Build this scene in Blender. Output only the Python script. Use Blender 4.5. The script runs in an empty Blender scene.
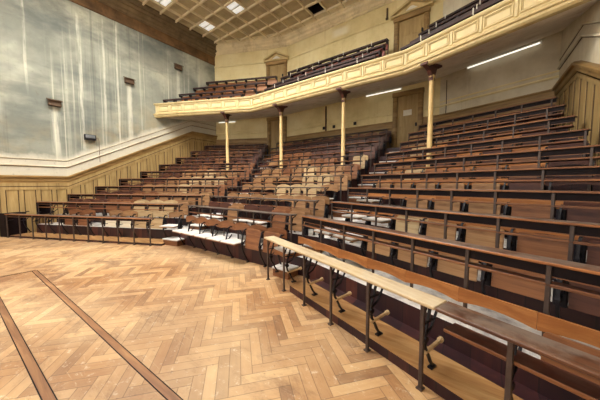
import bpy, bmesh, math, random
from mathutils import Vector, Matrix
rnd = random.Random(7)
S = bpy.context.scene
COL = S.collection
PI = math.pi

# ------------------------------------------------------------------ layout (metres; X along the central rows, Y towards the back)
RUN = 0.738
DESK = 0.755
ZD = [.755, 1.096, 1.337, 1.619, 1.93, 2.268, 2.627, 3.018, 3.428, 3.806]      # desk heights of the ten rows
FL = [z - DESK for z in ZD]                                                   # tier floors
ANG = {'R': math.radians(-20.38), 'C': 0.0, 'L': math.radians(24.37)}
P0 = {'R': 1.913, 'C': 3.031, 'L': 5.725}
DR = {s: Vector((math.cos(a), math.sin(a))) for s, a in ANG.items()}
NN = {s: Vector((-math.sin(a), math.cos(a))) for s, a in ANG.items()}
XW, XR, YS = -12.65, 1.68, -5.2
TW = 9 * RUN + 1.10                                                           # back wall
TB = 6.35 * RUN                                                               # balcony front
CEIL = 9.6


def pt(s, t, x):
    """hall XY of the point with hall X = x on the line of section s at depth t behind its first row"""
    q = P0[s] + t
    return Vector((x, (q - NN[s].x * x) / NN[s].y))


def along(s, t, x):
    p = pt(s, t, x)
    return p.dot(DR[s])


def at(s, t, a):
    return NN[s] * (P0[s] + t) + DR[s] * a


def vert(s1, s2, t):
    a, b = NN[s1], NN[s2]
    c, d = P0[s1] + t, P0[s2] + t
    det = a.x * b.y - a.y * b.x
    return Vector(((c * b.y - a.y * d) / det, (a.x * d - c * b.x) / det))


def poly(t, x0=XW, x1=XR):
    return [pt('L', t, x0), vert('L', 'C', t), vert('C', 'R', t), pt('R', t, x1)]


# ------------------------------------------------------------------ mesh builder
class MB:
    def __init__(self):
        self.v, self.f, self.m, self.sm = [], [], [], []

    def add(self, vs, fs, mi=0, smooth=False):
        b = len(self.v)
        self.v += [tuple(v) for v in vs]
        for f in fs:
            self.f.append([b + i for i in f]); self.m.append(mi); self.sm.append(smooth)

    def box(self, x0, x1, y0, y1, z0, z1, mi=0, bev=0.0, M=None):
        if bev > 0:
            b = min(bev, (x1 - x0) * .45, (y1 - y0) * .45, (z1 - z0) * .45)
            vs, idx = [], {}
            for i, (xa, sx) in enumerate(((x0, 1), (x1, -1))):
                for j, (ya, sy) in enumerate(((y0, 1), (y1, -1))):
                    for k, (za, sz) in enumerate(((z0, 1), (z1, -1))):
                        for ax in range(3):
                            p = [xa, ya, za]
                            for a2, sg in ((0, sx), (1, sy), (2, sz)):
                                if a2 != ax: p[a2] += sg * b
                            idx[i, j, k, ax] = len(vs); vs.append(p)
            fs = []
            q = ((0, 0), (1, 0), (1, 1), (0, 1))
            for i in (0, 1):
                fs.append([idx[i, j, k, 0] for j, k in (q if i else q[::-1])])
                fs.append([idx[j, i, k, 1] for j, k in (q[::-1] if i else q)])
                fs.append([idx[j, k, i, 2] for j, k in (q if i else q[::-1])])
            for i in (0, 1):
                for j in (0, 1):
                    fs.append([idx[i, j, 0, 0], idx[i, j, 0, 1], idx[i, j, 1, 1], idx[i, j, 1, 0]])
                    fs.append([idx[i, 0, j, 0], idx[i, 0, j, 2], idx[i, 1, j, 2], idx[i, 1, j, 0]])
                    fs.append([idx[0, i, j, 1], idx[0, i, j, 2], idx[1, i, j, 2], idx[1, i, j, 1]])
                    for k in (0, 1):
                        fs.append([idx[i, j, k, a] for a in range(3)])
        else:
            vs = [(x, y, z) for x in (x0, x1) for y in (y0, y1) for z in (z0, z1)]
            fs = [(0, 1, 3, 2), (4, 6, 7, 5), (0, 4, 5, 1), (2, 3, 7, 6), (0, 2, 6, 4), (1, 5, 7, 3)]
        if M is not None:
            vs = [M @ Vector(v) for v in vs]
        self.add(vs, fs, mi)

    def prism(self, pts, z0, z1, mi_side=0, mi_top=0):
        """vertical prism on an XY polygon (counter-clockwise)"""
        n = len(pts)
        self.add([(p[0], p[1], z0) for p in pts] + [(p[0], p[1], z1) for p in pts],
                 [[i, (i + 1) % n, n + (i + 1) % n, n + i] for i in range(n)] + [list(range(n))[::-1]], mi_side)
        self.add([(p[0], p[1], z1) for p in pts], [list(range(n))], mi_top)

    def extr(self, prof, x0, x1, mi=0, smooth=False):
        """profile in (y, z) swept along local x"""
        n = len(prof)
        vs = [(x0, y, z) for y, z in prof] + [(x1, y, z) for y, z in prof]
        self.add(vs, [[i, (i + 1) % n, n + (i + 1) % n, n + i] for i in range(n)], mi, smooth)
        self.add(vs, [list(range(n))[::-1], list(range(n, 2 * n))], mi)

    def slab_xz(self, prof, y0, y1, mi=0):
        """profile in (x, z) given thickness along y"""
        n = len(prof)
        vs = [(x, y0, z) for x, z in prof] + [(x, y1, z) for x, z in prof]
        self.add(vs, [[i, n + i, n + (i + 1) % n, (i + 1) % n] for i in range(n)] + [list(range(n)), list(range(n, 2 * n))[::-1]], mi)

    def tube(self, pts, r, k=8, mi=0):
        pts = [Vector(p) for p in pts]
        rs = r if isinstance(r, (list, tuple)) else [r] * len(pts)
        vs, fs = [], []
        for i, p in enumerate(pts):
            d = (pts[min(i + 1, len(pts) - 1)] - pts[max(i - 1, 0)]).normalized()
            a = d.orthogonal().normalized() if i == 0 else (a - d * a.dot(d)).normalized()
            b = d.cross(a)
            for j in range(k):
                t = 2 * PI * j / k
                vs.append(p + (a * math.cos(t) + b * math.sin(t)) * rs[i])
        for i in range(len(pts) - 1):
            for j in range(k):
                fs.append([i * k + j, i * k + (j + 1) % k, (i + 1) * k + (j + 1) % k, (i + 1) * k + j])
        self.add(vs, fs, mi, True)
        self.add(vs, [list(range(k))[::-1], [(len(pts) - 1) * k + j for j in range(k)]], mi)

    def strap(self, pts, w, t, mi=0):
        """flat bar following (y, z) points, width w along x, thickness t"""
        pts = [Vector(p) for p in pts]
        vs, fs = [], []
        for i, p in enumerate(pts):
            d = (pts[min(i + 1, len(pts) - 1)] - pts[max(i - 1, 0)]).normalized()
            n = Vector((-d.y, d.x)) * t / 2
            for sx, sn in ((-1, -1), (1, -1), (1, 1), (-1, 1)):
                vs.append((sx * w / 2, p.x + n.x * sn, p.y + n.y * sn))
        for i in range(len(pts) - 1):
            for j in range(4):
                fs.append([i * 4 + j, i * 4 + (j + 1) % 4, i * 4 + 4 + (j + 1) % 4, i * 4 + 4 + j])
        fs += [[3, 2, 1, 0], [len(pts) * 4 - 4 + j for j in range(4)]]
        self.add(vs, fs, mi)

    def mesh(self, name, mats):
        me = bpy.data.meshes.new(name)
        me.from_pydata(self.v, [], self.f)
        for m in (mats if isinstance(mats, (list, tuple)) else [mats]):
            me.materials.append(m)
        me.polygons.foreach_set('material_index', self.m)
        me.polygons.foreach_set('use_smooth', self.sm)
        bm = bmesh.new(); bm.from_mesh(me)
        bmesh.ops.recalc_face_normals(bm, faces=bm.faces)
        bm.to_mesh(me); bm.free()
        me.update()
        return me


def ob(name, data, parent=None, loc=(0, 0, 0), rz=0.0):
    o = bpy.data.objects.new(name, data)
    COL.objects.link(o)
    o.location = loc
    o.rotation_euler = (0, 0, rz)
    if parent is not None: o.parent = parent
    return o


def thing(name, label, cat, data=None, loc=(0, 0, 0), rz=0.0, group=None):
    o = ob(name, data, None, loc, rz)
    o['label'] = label; o['category'] = cat
    if group: o['group'] = group
    return o


def struct(name, data, label=None, loc=(0, 0, 0), rz=0.0):
    o = ob(name, data, None, loc, rz)
    o['kind'] = 'structure'
    o['category'] = name.split('_')[0]
    o['label'] = label
    return o


# ------------------------------------------------------------------ node helper
class V:
    def __init__(s, nt, sock): s.nt, s.s = nt, sock
    def _m(s, op, *a):
        n = s.nt.nodes.new('ShaderNodeMath'); n.operation = op
        for i, x in enumerate((s,) + a):
            if isinstance(x, V): s.nt.links.new(x.s, n.inputs[i])
            else: n.inputs[i].default_value = x
        return V(s.nt, n.outputs[0])
    def __add__(s, o): return s._m('ADD', o)
    __radd__ = __add__
    def __sub__(s, o): return s._m('SUBTRACT', o)
    def __rsub__(s, o): return (s * -1.0) + o
    def __mul__(s, o): return s._m('MULTIPLY', o)
    __rmul__ = __mul__
    def __truediv__(s, o): return s._m('DIVIDE', o)
    def floor(s): return s._m('FLOOR')
    def fract(s): return s._m('FRACT')
    def mod(s, o): return s._m('FLOORED_MODULO', o)
    def lt(s, o): return s._m('LESS_THAN', o)
    def gt(s, o): return s._m('GREATER_THAN', o)
    def abs(s): return s._m('ABSOLUTE')
    def min(s, o): return s._m('MINIMUM', o)
    def max(s, o): return s._m('MAXIMUM', o)
    def pow(s, o): return s._m('POWER', o)
    def clamp(s): return s.max(0.0).min(1.0)
    def step(s, a, b):
        n = s.nt.nodes.new('ShaderNodeMapRange'); n.interpolation_type = 'SMOOTHSTEP'
        s.nt.links.new(s.s, n.inputs[0]); n.inputs[1].default_value = a; n.inputs[2].default_value = b
        return V(s.nt, n.outputs[0])


class Mat:
    def __init__(self, name, rough=.6, metal=0.0, spec=.4):
        self.m = bpy.data.materials.new(name); self.m.use_nodes = True
        self.nt = self.m.node_tree
        self.b = self.nt.nodes['Principled BSDF']
        self.b.inputs['Roughness'].default_value = rough
        self.b.inputs['Metallic'].default_value = metal
        self.b.inputs['Specular IOR Level'].default_value = spec
        self.tc = self.nt.nodes.new('ShaderNodeTexCoord')
    def xyz(self, which='Object', vec=None):
        n = self.nt.nodes.new('ShaderNodeSeparateXYZ')
        self.nt.links.new(vec or self.tc.outputs[which], n.inputs[0])
        return [V(self.nt, o) for o in n.outputs]
    def comb(self, x, y, z):
        n = self.nt.nodes.new('ShaderNodeCombineXYZ')
        for i, a in enumerate((x, y, z)):
            if isinstance(a, V): self.nt.links.new(a.s, n.inputs[i])
            else: n.inputs[i].default_value = a
        return n.outputs[0]
    def noise(self, scale=(1, 1, 1), detail=4, rough=.55, which='Object', offs=None, dist=0.0):
        mp = self.nt.nodes.new('ShaderNodeMapping'); mp.inputs['Scale'].default_value = scale
        self.nt.links.new(self.tc.outputs[which] if offs is None else offs, mp.inputs[0])
        n = self.nt.nodes.new('ShaderNodeTexNoise'); n.inputs['Scale'].default_value = 1.0
        n.inputs['Detail'].default_value = detail; n.inputs['Roughness'].default_value = rough; n.inputs['Distortion'].default_value = dist
        self.nt.links.new(mp.outputs[0], n.inputs['Vector'])
        return V(self.nt, n.outputs['Fac'])
    def white(self, vec):
        n = self.nt.nodes.new('ShaderNodeTexWhiteNoise'); self.nt.links.new(vec, n.inputs['Vector'])
        return V(self.nt, n.outputs['Value'])
    def rnd(self):
        return V(self.nt, self.nt.nodes.new('ShaderNodeObjectInfo').outputs['Random'])
    def up(self):
        g = self.nt.nodes.new('ShaderNodeNewGeometry')
        return self.xyz(vec=g.outputs['Normal'])[2]
    def ramp(self, v, stops):
        n = self.nt.nodes.new('ShaderNodeValToRGB'); e = n.color_ramp.elements
        while len(e) < len(stops): e.new(.5)
        for i, (p, c) in enumerate(stops):
            e[i].position = p; e[i].color = (*c, 1)
        self.nt.links.new(v.s, n.inputs[0])
        return n.outputs[0]
    def mix(self, f, a, b, mode='MIX'):
        n = self.nt.nodes.new('ShaderNodeMix'); n.data_type = 'RGBA'; n.blend_type = mode
        if isinstance(f, V): self.nt.links.new(f.s, n.inputs[0])
        else: n.inputs[0].default_value = f
        for i, c in ((6, a), (7, b)):
            if isinstance(c, tuple): n.inputs[i].default_value = (*c, 1)
            else: self.nt.links.new(c, n.inputs[i])
        return n.outputs[2]
    def done(self, col, rough=None, bump=None, bs=.2, bd=.02):
        if isinstance(col, tuple): self.b.inputs['Base Color'].default_value = (*col, 1)
        else: self.nt.links.new(col, self.b.inputs['Base Color'])
        if rough is not None: self.nt.links.new(rough.s, self.b.inputs['Roughness'])
        if bump is not None:
            n = self.nt.nodes.new('ShaderNodeBump'); n.inputs['Strength'].default_value = bs; n.inputs['Distance'].default_value = bd
            self.nt.links.new(bump.s, n.inputs['Height']); self.nt.links.new(n.outputs[0], self.b.inputs['Normal'])
        return self.m


def srgb(r, g, b):
    f = lambda c: (c / 255 / 12.92) if c / 255 <= .04045 else ((c / 255 + .055) / 1.055) ** 2.4
    return (f(r), f(g), f(b))


def sc(c, k): return tuple(min(1, x * k) for x in c)


# ------------------------------------------------------------------ materials
def wood(name, base, dark, light, rough=.5, dust=0.0, grain=(1.3, 14, 14)):
    M = Mat(name, rough)
    n = M.noise(grain, 6, .65, dist=.6)
    c = M.ramp(n, [(.25, dark), (.5, base), (.75, light)])
    r = M.rnd()
    c = M.mix(.45, c, M.ramp(r, [(0, (.45, .42, .42)), (1, (1, 1, 1))]), 'MULTIPLY')
    g = M.noise((5, 5, 5), 5, .7)
    if dust > 0:
        c = M.mix((M.up().step(.5, .95) * g.step(.35, .62) * dust).clamp(), c, srgb(214, 208, 196))
    return M.done(c, bump=n, bs=.15, bd=.004)


def parquet():
    M = Mat('herringbone_parquet', .42, spec=.45)
    x, y, z = M.xyz()
    W, n = .102, 5
    a = math.radians(50)
    u = (x * math.cos(a) + y * math.sin(a)) / W
    v = (y * math.cos(a) - x * math.sin(a)) / W
    i, j = u.floor(), v.floor()
    k = (i - j).mod(2.0 * n)
    h = k.lt(n - .5)
    nh = 1.0 - h
    fu, fv = u.fract(), v.fract()
    k2 = 2.0 * n - 1 - k
    lu = h * (k + fu) + nh * (k2 + fv)
    lv = h * fv + nh * fu
    idx = h * (i - k) + nh * i
    idy = h * j + nh * (j - k2)
    vec = M.comb(idx, idy, h * 7.3)
    w = M.white(vec)
    edge = lv.min(1.0 - lv).min(lu.min(float(n) - lu))
    e = edge.step(0.0, .055)
    gv = M.comb(lu * .35 + w * 40.0, lv * 2.2 + w * 17.0, 0.0)
    gr = M.noise((1.0, 1.6, 1.0), 6, .65, offs=gv)
    c = M.ramp((w * .55 + gr * .45), [(.15, srgb(118, 82, 54)), (.4, srgb(158, 116, 76)), (.62, srgb(182, 142, 98)), (.9, srgb(200, 168, 126))])
    big = M.noise((.5, .5, .5), 5, .6)
    c = M.mix(big.step(.38, .66) * .55, c, srgb(206, 180, 142))
    worn = M.noise((1.3, 2.4, 1), 7, .75)
    c = M.mix(worn.step(.50, .70) * .6, c, srgb(104, 74, 54))
    far = M.noise((.35, .5, 1), 4, .65)
    c = M.mix((far.step(.46, .66) * .4).clamp(), c, srgb(112, 76, 54))
    sp = M.noise((11, 11, 11), 6, .75)
    c = M.mix(sp.step(.56, .70) * .5, c, srgb(222, 212, 192))
    scr = M.noise((3, 30, 1), 5, .7, dist=1.5)
    c = M.mix(scr.step(.60, .72) * .35, c, srgb(220, 204, 178))
    dk = M.noise((18, 18, 18), 4, .7)
    c = M.mix(dk.step(.60, .74) * .5, c, srgb(84, 60, 46))
    c = M.mix((1.0 - e) * (.25 + dk * .7), c, srgb(66, 46, 36))
    return M.done(c, rough=(big * .25 + worn * .25 + .26).clamp(), bump=e * .6 + gr * .25, bs=.25, bd=.006)


def plaster_left():
    M = Mat('stained_grey_green_plaster', .85, spec=.2)
    x, y, z = M.xyz()
    n1 = M.noise((1, .55, .55), 6, .62)
    c = M.ramp(n1, [(.28, srgb(116, 121, 116)), (.5, srgb(150, 154, 144)), (.72, srgb(182, 182, 166))])
    n2 = M.noise((1, .3, 1.2), 5, .6)
    c = M.mix(n2.step(.48, .68) * .6, c, srgb(98, 106, 106))
    pl = M.noise((1, .42, .5), 4, .55)
    c = M.mix(pl.step(.54, .70) * .55, c, srgb(204, 206, 192))
    # long run-off streaks below the cornice
    st = M.noise((1, 6.5, .05), 5, .75)
    rg = M.noise((1, .7, .22), 3, .5)
    c = M.mix((st.step(.54, .66) * rg.step(.40, .58) * .7).clamp(), c, srgb(206, 206, 190))
    ds = M.noise((1, 4.2, .07), 5, .7)
    c = M.mix((ds.step(.55, .70) * .5).clamp(), c, srgb(92, 96, 92))
    wob = (M.noise((1, 1, .8), 3, .6) - .5) * .10
    rag = M.noise((1, 9, .7), 5, .75).step(.30, .62)
    for yy, zt, w, zb in ((2.2, 4.55, .15, 2.4), (4.62, 6.1, .14, 3.2), (6.86, 7.55, .13, 5.6), (2.98, 8.2, .06, 2.6), (4.2, 8.4, .05, 3.2), (3.75, 8.4, .05, 4.0), (1.55, 8.3, .05, 5.0)):
        f = (1.0 - (y - yy + wob).abs().step(w * .3, w)) * (1.0 - z.step(zt - .15, zt + .1)) * z.step(zb - .4, zb + .8)
        c = M.mix(f * rag * .65, c, srgb(222, 222, 208))
    # bleached plaster low down, tan damp above it, blotchy and darker towards the cornice
    lo = M.noise((1, 1.6, 1.6), 5, .7)
    lowline = z - (y - 2.44).max(0.0) * .5 + (lo - .5) * .5
    tan = M.noise((1, .7, .7), 4, .6)
    c = M.mix(((1.0 - lowline.step(2.9, 4.2)) * tan.step(.4, .6) * .45).clamp(), c, srgb(166, 148, 112))
    c = M.mix(((1.0 - lowline.step(2.58, 2.84)) * .85).clamp(), c, srgb(208, 204, 190))
    c = M.mix((M.noise((1, .5, .8), 6, .65).step(.40, .62) * z.step(5.2, 8.4) * .6).clamp(), c, srgb(74, 80, 82))
    gr = M.noise((6, 6, 6), 6, .75)
    c = M.mix((gr.step(.55, .72) * .35).clamp(), c, srgb(100, 98, 88))
    return M.done(c, bump=n1 + lo * .4 + gr * .3, bs=.2, bd=.02)


def plaster(name, a, b, cc, stain):
    M = Mat(name, .85, spec=.2)
    n1 = M.noise((.9, .9, .9), 6, .62)
    c = M.ramp(n1, [(.28, a), (.5, b), (.72, cc)])
    st = M.noise((3.5, 3.5, .2), 5, .7)
    c = M.mix((st.step(.55, .72) * .4).clamp(), c, stain)
    g = M.noise((6, 6, 6), 5, .7)
    c = M.mix((g.step(.58, .72) * .3).clamp(), c, stain)
    return M, c, n1


def simple(name, col, rough=.6, var=.25, metal=0.0, spec=.4, scale=3.0, dirt=None):
    M = Mat(name, rough, metal, spec)
    n = M.noise((scale, scale, scale), 5, .65)
    c = M.ramp(n, [(.3, sc(col, 1 - var)), (.7, sc(col, 1 + var))])
    if dirt:
        d = M.noise((1.7, 1.7, .6), 6, .7)
        c = M.mix((d.step(.5, .72) * .6).clamp(), c, dirt)
    return M.done(c, bump=n, bs=.08, bd=.01)


m_floor = parquet()
m_inlay = wood('dark_inlay_strip', srgb(142, 100, 68), srgb(100, 68, 48), srgb(178, 136, 94), .45)
m_plasterL = plaster_left()
_M, _c, _n = plaster('cream_plaster', srgb(202, 186, 138), srgb(222, 208, 162), srgb(232, 222, 184), srgb(178, 156, 110))
_x, _y, _z = _M.xyz()
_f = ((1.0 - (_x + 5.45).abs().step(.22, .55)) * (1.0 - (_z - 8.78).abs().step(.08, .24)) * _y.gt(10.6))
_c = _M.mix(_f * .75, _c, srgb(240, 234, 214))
m_cream = _M.done(_c, bump=_n, bs=.15, bd=.02)
_M, _c, _n = plaster('worn_pale_plaster', srgb(180, 170, 148), srgb(206, 198, 176), srgb(222, 216, 198), srgb(142, 128, 102))
m_pale = _M.done(_c, bump=_n, bs=.2, bd=.02)
m_frieze = simple('sooty_brown_frieze', srgb(108, 82, 54), .8, .6, scale=1.1, dirt=srgb(26, 19, 20))
m_corn = simple('grimy_cream_cornice', srgb(222, 206, 170), .75, .16, scale=1.5, dirt=srgb(164, 142, 106))
m_cornW = simple('sooty_cornice', srgb(112, 94, 70), .75, .4, scale=1.2, dirt=srgb(44, 34, 30))
m_ceil = simple('aged_ceiling_panel', srgb(182, 164, 130), .8, .18, scale=1.6, dirt=srgb(140, 118, 86))
m_rib = simple('ceiling_rib_paint', srgb(224, 208, 174), .75, .14, scale=2.0, dirt=srgb(180, 156, 118))
m_ochre = wood('ochre_painted_wainscot', srgb(166, 140, 92), srgb(136, 112, 68), srgb(188, 164, 112), .55, grain=(7, 7, .8))
m_ochre_d = wood('ochre_dado_moulding', srgb(152, 122, 74), srgb(116, 90, 54), srgb(178, 148, 98), .5, grain=(1, 1, 8))
m_balc = simple('yellow_cream_balcony_paint', srgb(216, 200, 156), .6, .10, scale=2.0, dirt=srgb(186, 164, 114))
m_balc2 = simple('ochre_balcony_moulding', srgb(202, 182, 134), .55, .14, scale=3.0, dirt=srgb(160, 134, 84))
m_joint_shade = simple('joint_grime_and_shade_line', srgb(84, 64, 42), .8)
m_soffit = simple('mottled_grey_soffit', srgb(236, 230, 220), .8, .16, scale=1.1, dirt=srgb(184, 160, 140))
m_riser = None
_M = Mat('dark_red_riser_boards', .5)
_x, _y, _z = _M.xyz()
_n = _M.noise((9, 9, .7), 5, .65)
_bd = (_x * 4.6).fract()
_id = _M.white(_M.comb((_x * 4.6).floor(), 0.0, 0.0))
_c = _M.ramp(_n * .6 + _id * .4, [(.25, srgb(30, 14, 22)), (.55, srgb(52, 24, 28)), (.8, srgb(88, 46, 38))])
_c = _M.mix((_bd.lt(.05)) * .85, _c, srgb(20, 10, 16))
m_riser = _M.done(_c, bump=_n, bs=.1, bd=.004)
_M = Mat('white_dusted_tier_boards', .8, spec=.2)
_n = _M.noise((3, 3, 3), 6, .7)
m_tierlow = _M.done(_M.ramp(_n, [(.3, srgb(128, 122, 122)), (.48, srgb(190, 188, 188)), (.66, srgb(222, 220, 216))]), bump=_n, bs=.1, bd=.01)
_M = Mat('dusty_tier_boards', .75, spec=.25)
_n = _M.noise((2.2, 2.2, 2.2), 6, .7)
_c = _M.ramp(_n, [(.3, srgb(44, 36, 40)), (.5, srgb(76, 66, 68)), (.68, srgb(140, 132, 128))])
m_tier = _M.done(_c, bump=_n, bs=.1, bd=.01)
m_plinth = wood('honey_plinth_boards', srgb(182, 138, 88), srgb(140, 98, 58), srgb(210, 174, 122), .5)
m_edge = wood('brown_plank_edge', srgb(136, 88, 54), srgb(92, 56, 38), srgb(168, 116, 72), .45)
m_iron = simple('dark_wrought_iron', srgb(22, 19, 28), .5, .35, .35, .5, 6.0)
m_post = simple('worn_iron_post', srgb(72, 60, 56), .45, .4, .3, .5, 6.0, dirt=srgb(122, 98, 74))
m_desk = wood('dark_desk_plank', srgb(84, 52, 38), srgb(48, 29, 28), srgb(124, 82, 54), .42, dust=.16, grain=(1.2, 16, 16))
m_deskc = wood('black_brown_desk_plank', srgb(56, 38, 36), srgb(30, 21, 25), srgb(90, 66, 54), .45, dust=.16, grain=(1.2, 16, 16))
m_desk_pale = wood('worn_pale_rail', srgb(212, 190, 150), srgb(176, 146, 102), srgb(232, 218, 188), .5, dust=.3, grain=(1.2, 12, 12))
m_shelf = wood('dark_red_book_shelf', srgb(84, 38, 32), srgb(50, 22, 24), srgb(124, 64, 44), .5, dust=.05)
TONES = {
    'orange': wood('orange_brown_seat_wood', srgb(130, 84, 54), srgb(86, 52, 36), srgb(160, 110, 72), .42),
    'brown': wood('dark_brown_seat_wood', srgb(80, 46, 38), srgb(50, 28, 28), srgb(108, 68, 50), .45),
    'tan': wood('tan_seat_wood', srgb(150, 112, 76), srgb(110, 76, 50), srgb(182, 144, 104), .5),
    'pale': wood('dusty_pale_seat_wood', srgb(190, 164, 124), srgb(150, 118, 80), srgb(212, 192, 156), .6),
    'white': wood('white_dusted_seat_wood', srgb(220, 214, 196), srgb(190, 178, 152), srgb(236, 232, 220), .65),
}
m_dusty = simple('white_dust_on_seat', srgb(204, 202, 200), .8, .12, scale=5, dirt=srgb(168, 156, 142))
m_back = wood('orange_backrest_board', srgb(160, 102, 56), srgb(112, 66, 38), srgb(196, 138, 84), .38, grain=(1.5, 10, 10))
m_dark = simple('dark_stained_wood', srgb(26, 17, 20), .6, .4, spec=.15)
m_lampbox = simple('brown_metal_box', srgb(84, 64, 46), .6, .3, dirt=srgb(48, 34, 28))
m_white = simple('white_enamel', srgb(226, 224, 214), .5, .05)
m_red = wood('red_brown_gallery_wood', srgb(118, 48, 36), srgb(78, 28, 26), srgb(152, 74, 50), .5)
m_gdesk = wood('navy_brown_gallery_rail', srgb(50, 27, 27), srgb(30, 17, 22), srgb(78, 44, 36), .6)
m_column = simple('cream_column_paint', srgb(206, 178, 124), .5, .12, scale=3, dirt=srgb(160, 124, 74))
m_bracket = simple('rusty_brown_bracket', srgb(88, 52, 44), .6, .3)
m_paper = simple('white_paper', srgb(226, 222, 208), .8, .04)
m_black = simple('black_socket', srgb(14, 12, 18), .5, .2)


def emis(name, col, st):
    m = bpy.data.materials.new(name); m.use_nodes = True
    b = m.node_tree.nodes['Principled BSDF']
    b.inputs['Base Color'].default_value = (.8, .8, .8, 1)
    b.inputs['Emission Color'].default_value = (*col, 1); b.inputs['Emission Strength'].default_value = st
    return m


m_sky = emis('daylight_glass', (1.0, .96, .88), 19.0)
m_win = emis('window_daylight', (1.0, .97, .92), 2.9)
m_tube = emis('fixture_diffuser', (1.0, .97, .9), .55)
m_tube2 = emis('fluorescent_tube', (1.0, .96, .86), 1.3)

# ------------------------------------------------------------------ floor, tiers
b = MB()
b.box(XW, XR, YS, 12.2, -.12, 0)
floor = struct('floor', b.mesh('floor', m_floor), 'worn honey-coloured herringbone parquet floor')
for (xa, ya, xb, yb, w) in ((-7.0, .78, 1.2, .985, .06), (-5.95, .235, 1.2, .44, .06), (-7.02, .80, -7.1, -1.6, .05)):
    d = Vector((xb - xa, yb - ya)); L = d.length; a = math.atan2(d.y, d.x)
    b = MB(); b.box(0, L, -w / 2, w / 2, 0, .003)
    ob('inlay_strip', b.mesh('inlay_strip', m_inlay), floor, (xa, ya, 0), a)
    for sgn in (-1, 1):
        b = MB(); b.box(0, L, sgn * (w / 2 + .004) - .004, sgn * (w / 2 + .004) + .004, 0, .0035)
        ob('inlay_joint', b.mesh('inlay_joint', m_dark), floor, (xa, ya, 0), a)
RI = .13
for k in range(1, 10):
    xl = XW if k > 1 else -12.1
    f = poly(k * RUN - RI, xl); g = poly((k + 1) * RUN - RI, xl) if k < 9 else poly(TW)
    b = MB()
    for i in range(3):
        b.prism([f[i], f[i + 1], g[i + 1], g[i]], 0, FL[k], 0, 1)
    o = struct('seating_tier', b.mesh('seating_tier', [m_riser, m_tierlow if k <= 3 else m_tier]), 'stepped floor tier with dusty boards and a dark red riser')
# low plinths under the first rows
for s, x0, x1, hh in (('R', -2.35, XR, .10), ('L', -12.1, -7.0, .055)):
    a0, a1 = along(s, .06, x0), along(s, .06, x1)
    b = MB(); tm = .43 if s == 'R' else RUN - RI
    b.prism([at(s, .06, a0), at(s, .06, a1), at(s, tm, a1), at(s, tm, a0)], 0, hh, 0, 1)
    if s == 'R': b.prism([at(s, .43, a0), at(s, .43, a1), at(s, RUN - RI, a1), at(s, RUN - RI, a0)], 0, hh - .005, 0, 0)  # rear strip in dark riser colour, painting in the shade before the riser
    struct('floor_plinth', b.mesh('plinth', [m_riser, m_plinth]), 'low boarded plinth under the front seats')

# ------------------------------------------------------------------ walls and ceiling
wp = poly(TW)
# chamfer with the door between left and centre
A, Bq = Vector((-9.77, 10.36)), Vector((-8.64, 10.774))
A = pt('L', TW, -9.77); Bq = Vector((-8.62, P0['C'] + TW))
corners = [Vector((XW, YS)), wp[0], A, Bq, wp[2], wp[3], Vector((XR, YS))]


def wall(name, p, q, mat, z1=CEIL + .1, label=''):
    d = (q - p); L = d.length; n = Vector((d.y, -d.x)).normalized()    # n points into the room for a clockwise walk
    b = MB()
    b.add([(p.x, p.y, 0), (q.x, q.y, 0), (q.x, q.y, z1), (p.x, p.y, z1)], [[0, 1, 2, 3]])
    o = p - n * .2; r = q - n * .2
    b.add([(o.x, o.y, 0), (r.x, r.y, 0), (r.x, r.y, z1), (o.x, o.y, z1)], [[3, 2, 1, 0]])
    struct(name, b.mesh(name, mat), label)


wall('wall_left', corners[0], corners[1], m_plasterL, label='stained grey-green plaster side wall')
wall('wall_back_left', corners[1], corners[2], m_cream, label='cream plaster back wall behind the left block')
wall('wall_back_corner', corners[2], corners[3], m_cream, label='narrow back wall with the doors between left and central block')
wall('wall_back', corners[3], corners[4], m_cream, label='cream plaster back wall behind the central block')
wall('wall_back_right', corners[4], corners[5], m_pale, label='pale cream plaster back wall behind the right block')
wall('wall_right', corners[5], corners[6], m_pale, label='worn pale plaster side wall')
wall('wall_front', corners[6], corners[0], m_pale, label='plain plaster wall behind the stage')

for i, x in enumerate((-10.9, -7.6, -4.3, -1.0)):
    r = struct('window_%d' % (i + 1), None, 'tall daylit window in the wall behind the stage', (x, YS, 0))
    b = MB(); b.box(-1.1, 1.1, .03, .05, 1.1, 8.9); ob('window_pane', b.mesh('pane', m_win), r)
    b = MB()
    for xa in (-1.15, -.4, .4, 1.15): b.box(xa - .045, xa + .045, .01, .11, 1.0, 9.0)
    for k in range(8): b.box(-1.19, 1.19, .01, .10, 1.06 + k * 1.125 - .04, 1.06 + k * 1.125 + .04)
    ob('window_frame', b.mesh('frame', m_white), r)

# ceiling: panel with an opening for the laylight, and ribs
RX0, RY0, RS = -7.27, 5.13, .72
SX0, SX1, SY0, SY1 = RX0 - 3 * RS, RX0 + 5 * RS, RY0 - 8 * RS, RY0
hole = (RX0 + RS, RX0 + 2 * RS, RY0 + 6 * RS, RY0 + 7 * RS)


def inside(x, y):
    c = corners
    for i in range(len(c)):
        p, q = c[i], c[(i + 1) % len(c)]
        if (q.x - p.x) * (y - p.y) - (q.y - p.y) * (x - p.x) > 1e-6: return False
    return True


b = MB()
xs = sorted([XW - .1, SX0, SX1, hole[0], hole[1], XR + .1]); ys = sorted([YS - .1, SY0, SY1, hole[2], hole[3], 12.3])
for i in range(len(xs) - 1):
    for j in range(len(ys) - 1):
        cx, cy = (xs[i] + xs[i + 1]) / 2, (ys[j] + ys[j + 1]) / 2
        if SX0 < cx < SX1 and SY0 < cy < SY1: continue
        if hole[0] < cx < hole[1] and hole[2] < cy < hole[3]: continue
        b.box(xs[i], xs[i + 1], ys[j], ys[j + 1], CEIL, CEIL + .06)
ceil = struct('ceiling', b.mesh('ceiling', m_ceil), 'coffered panel ceiling with thin ribs')


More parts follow.
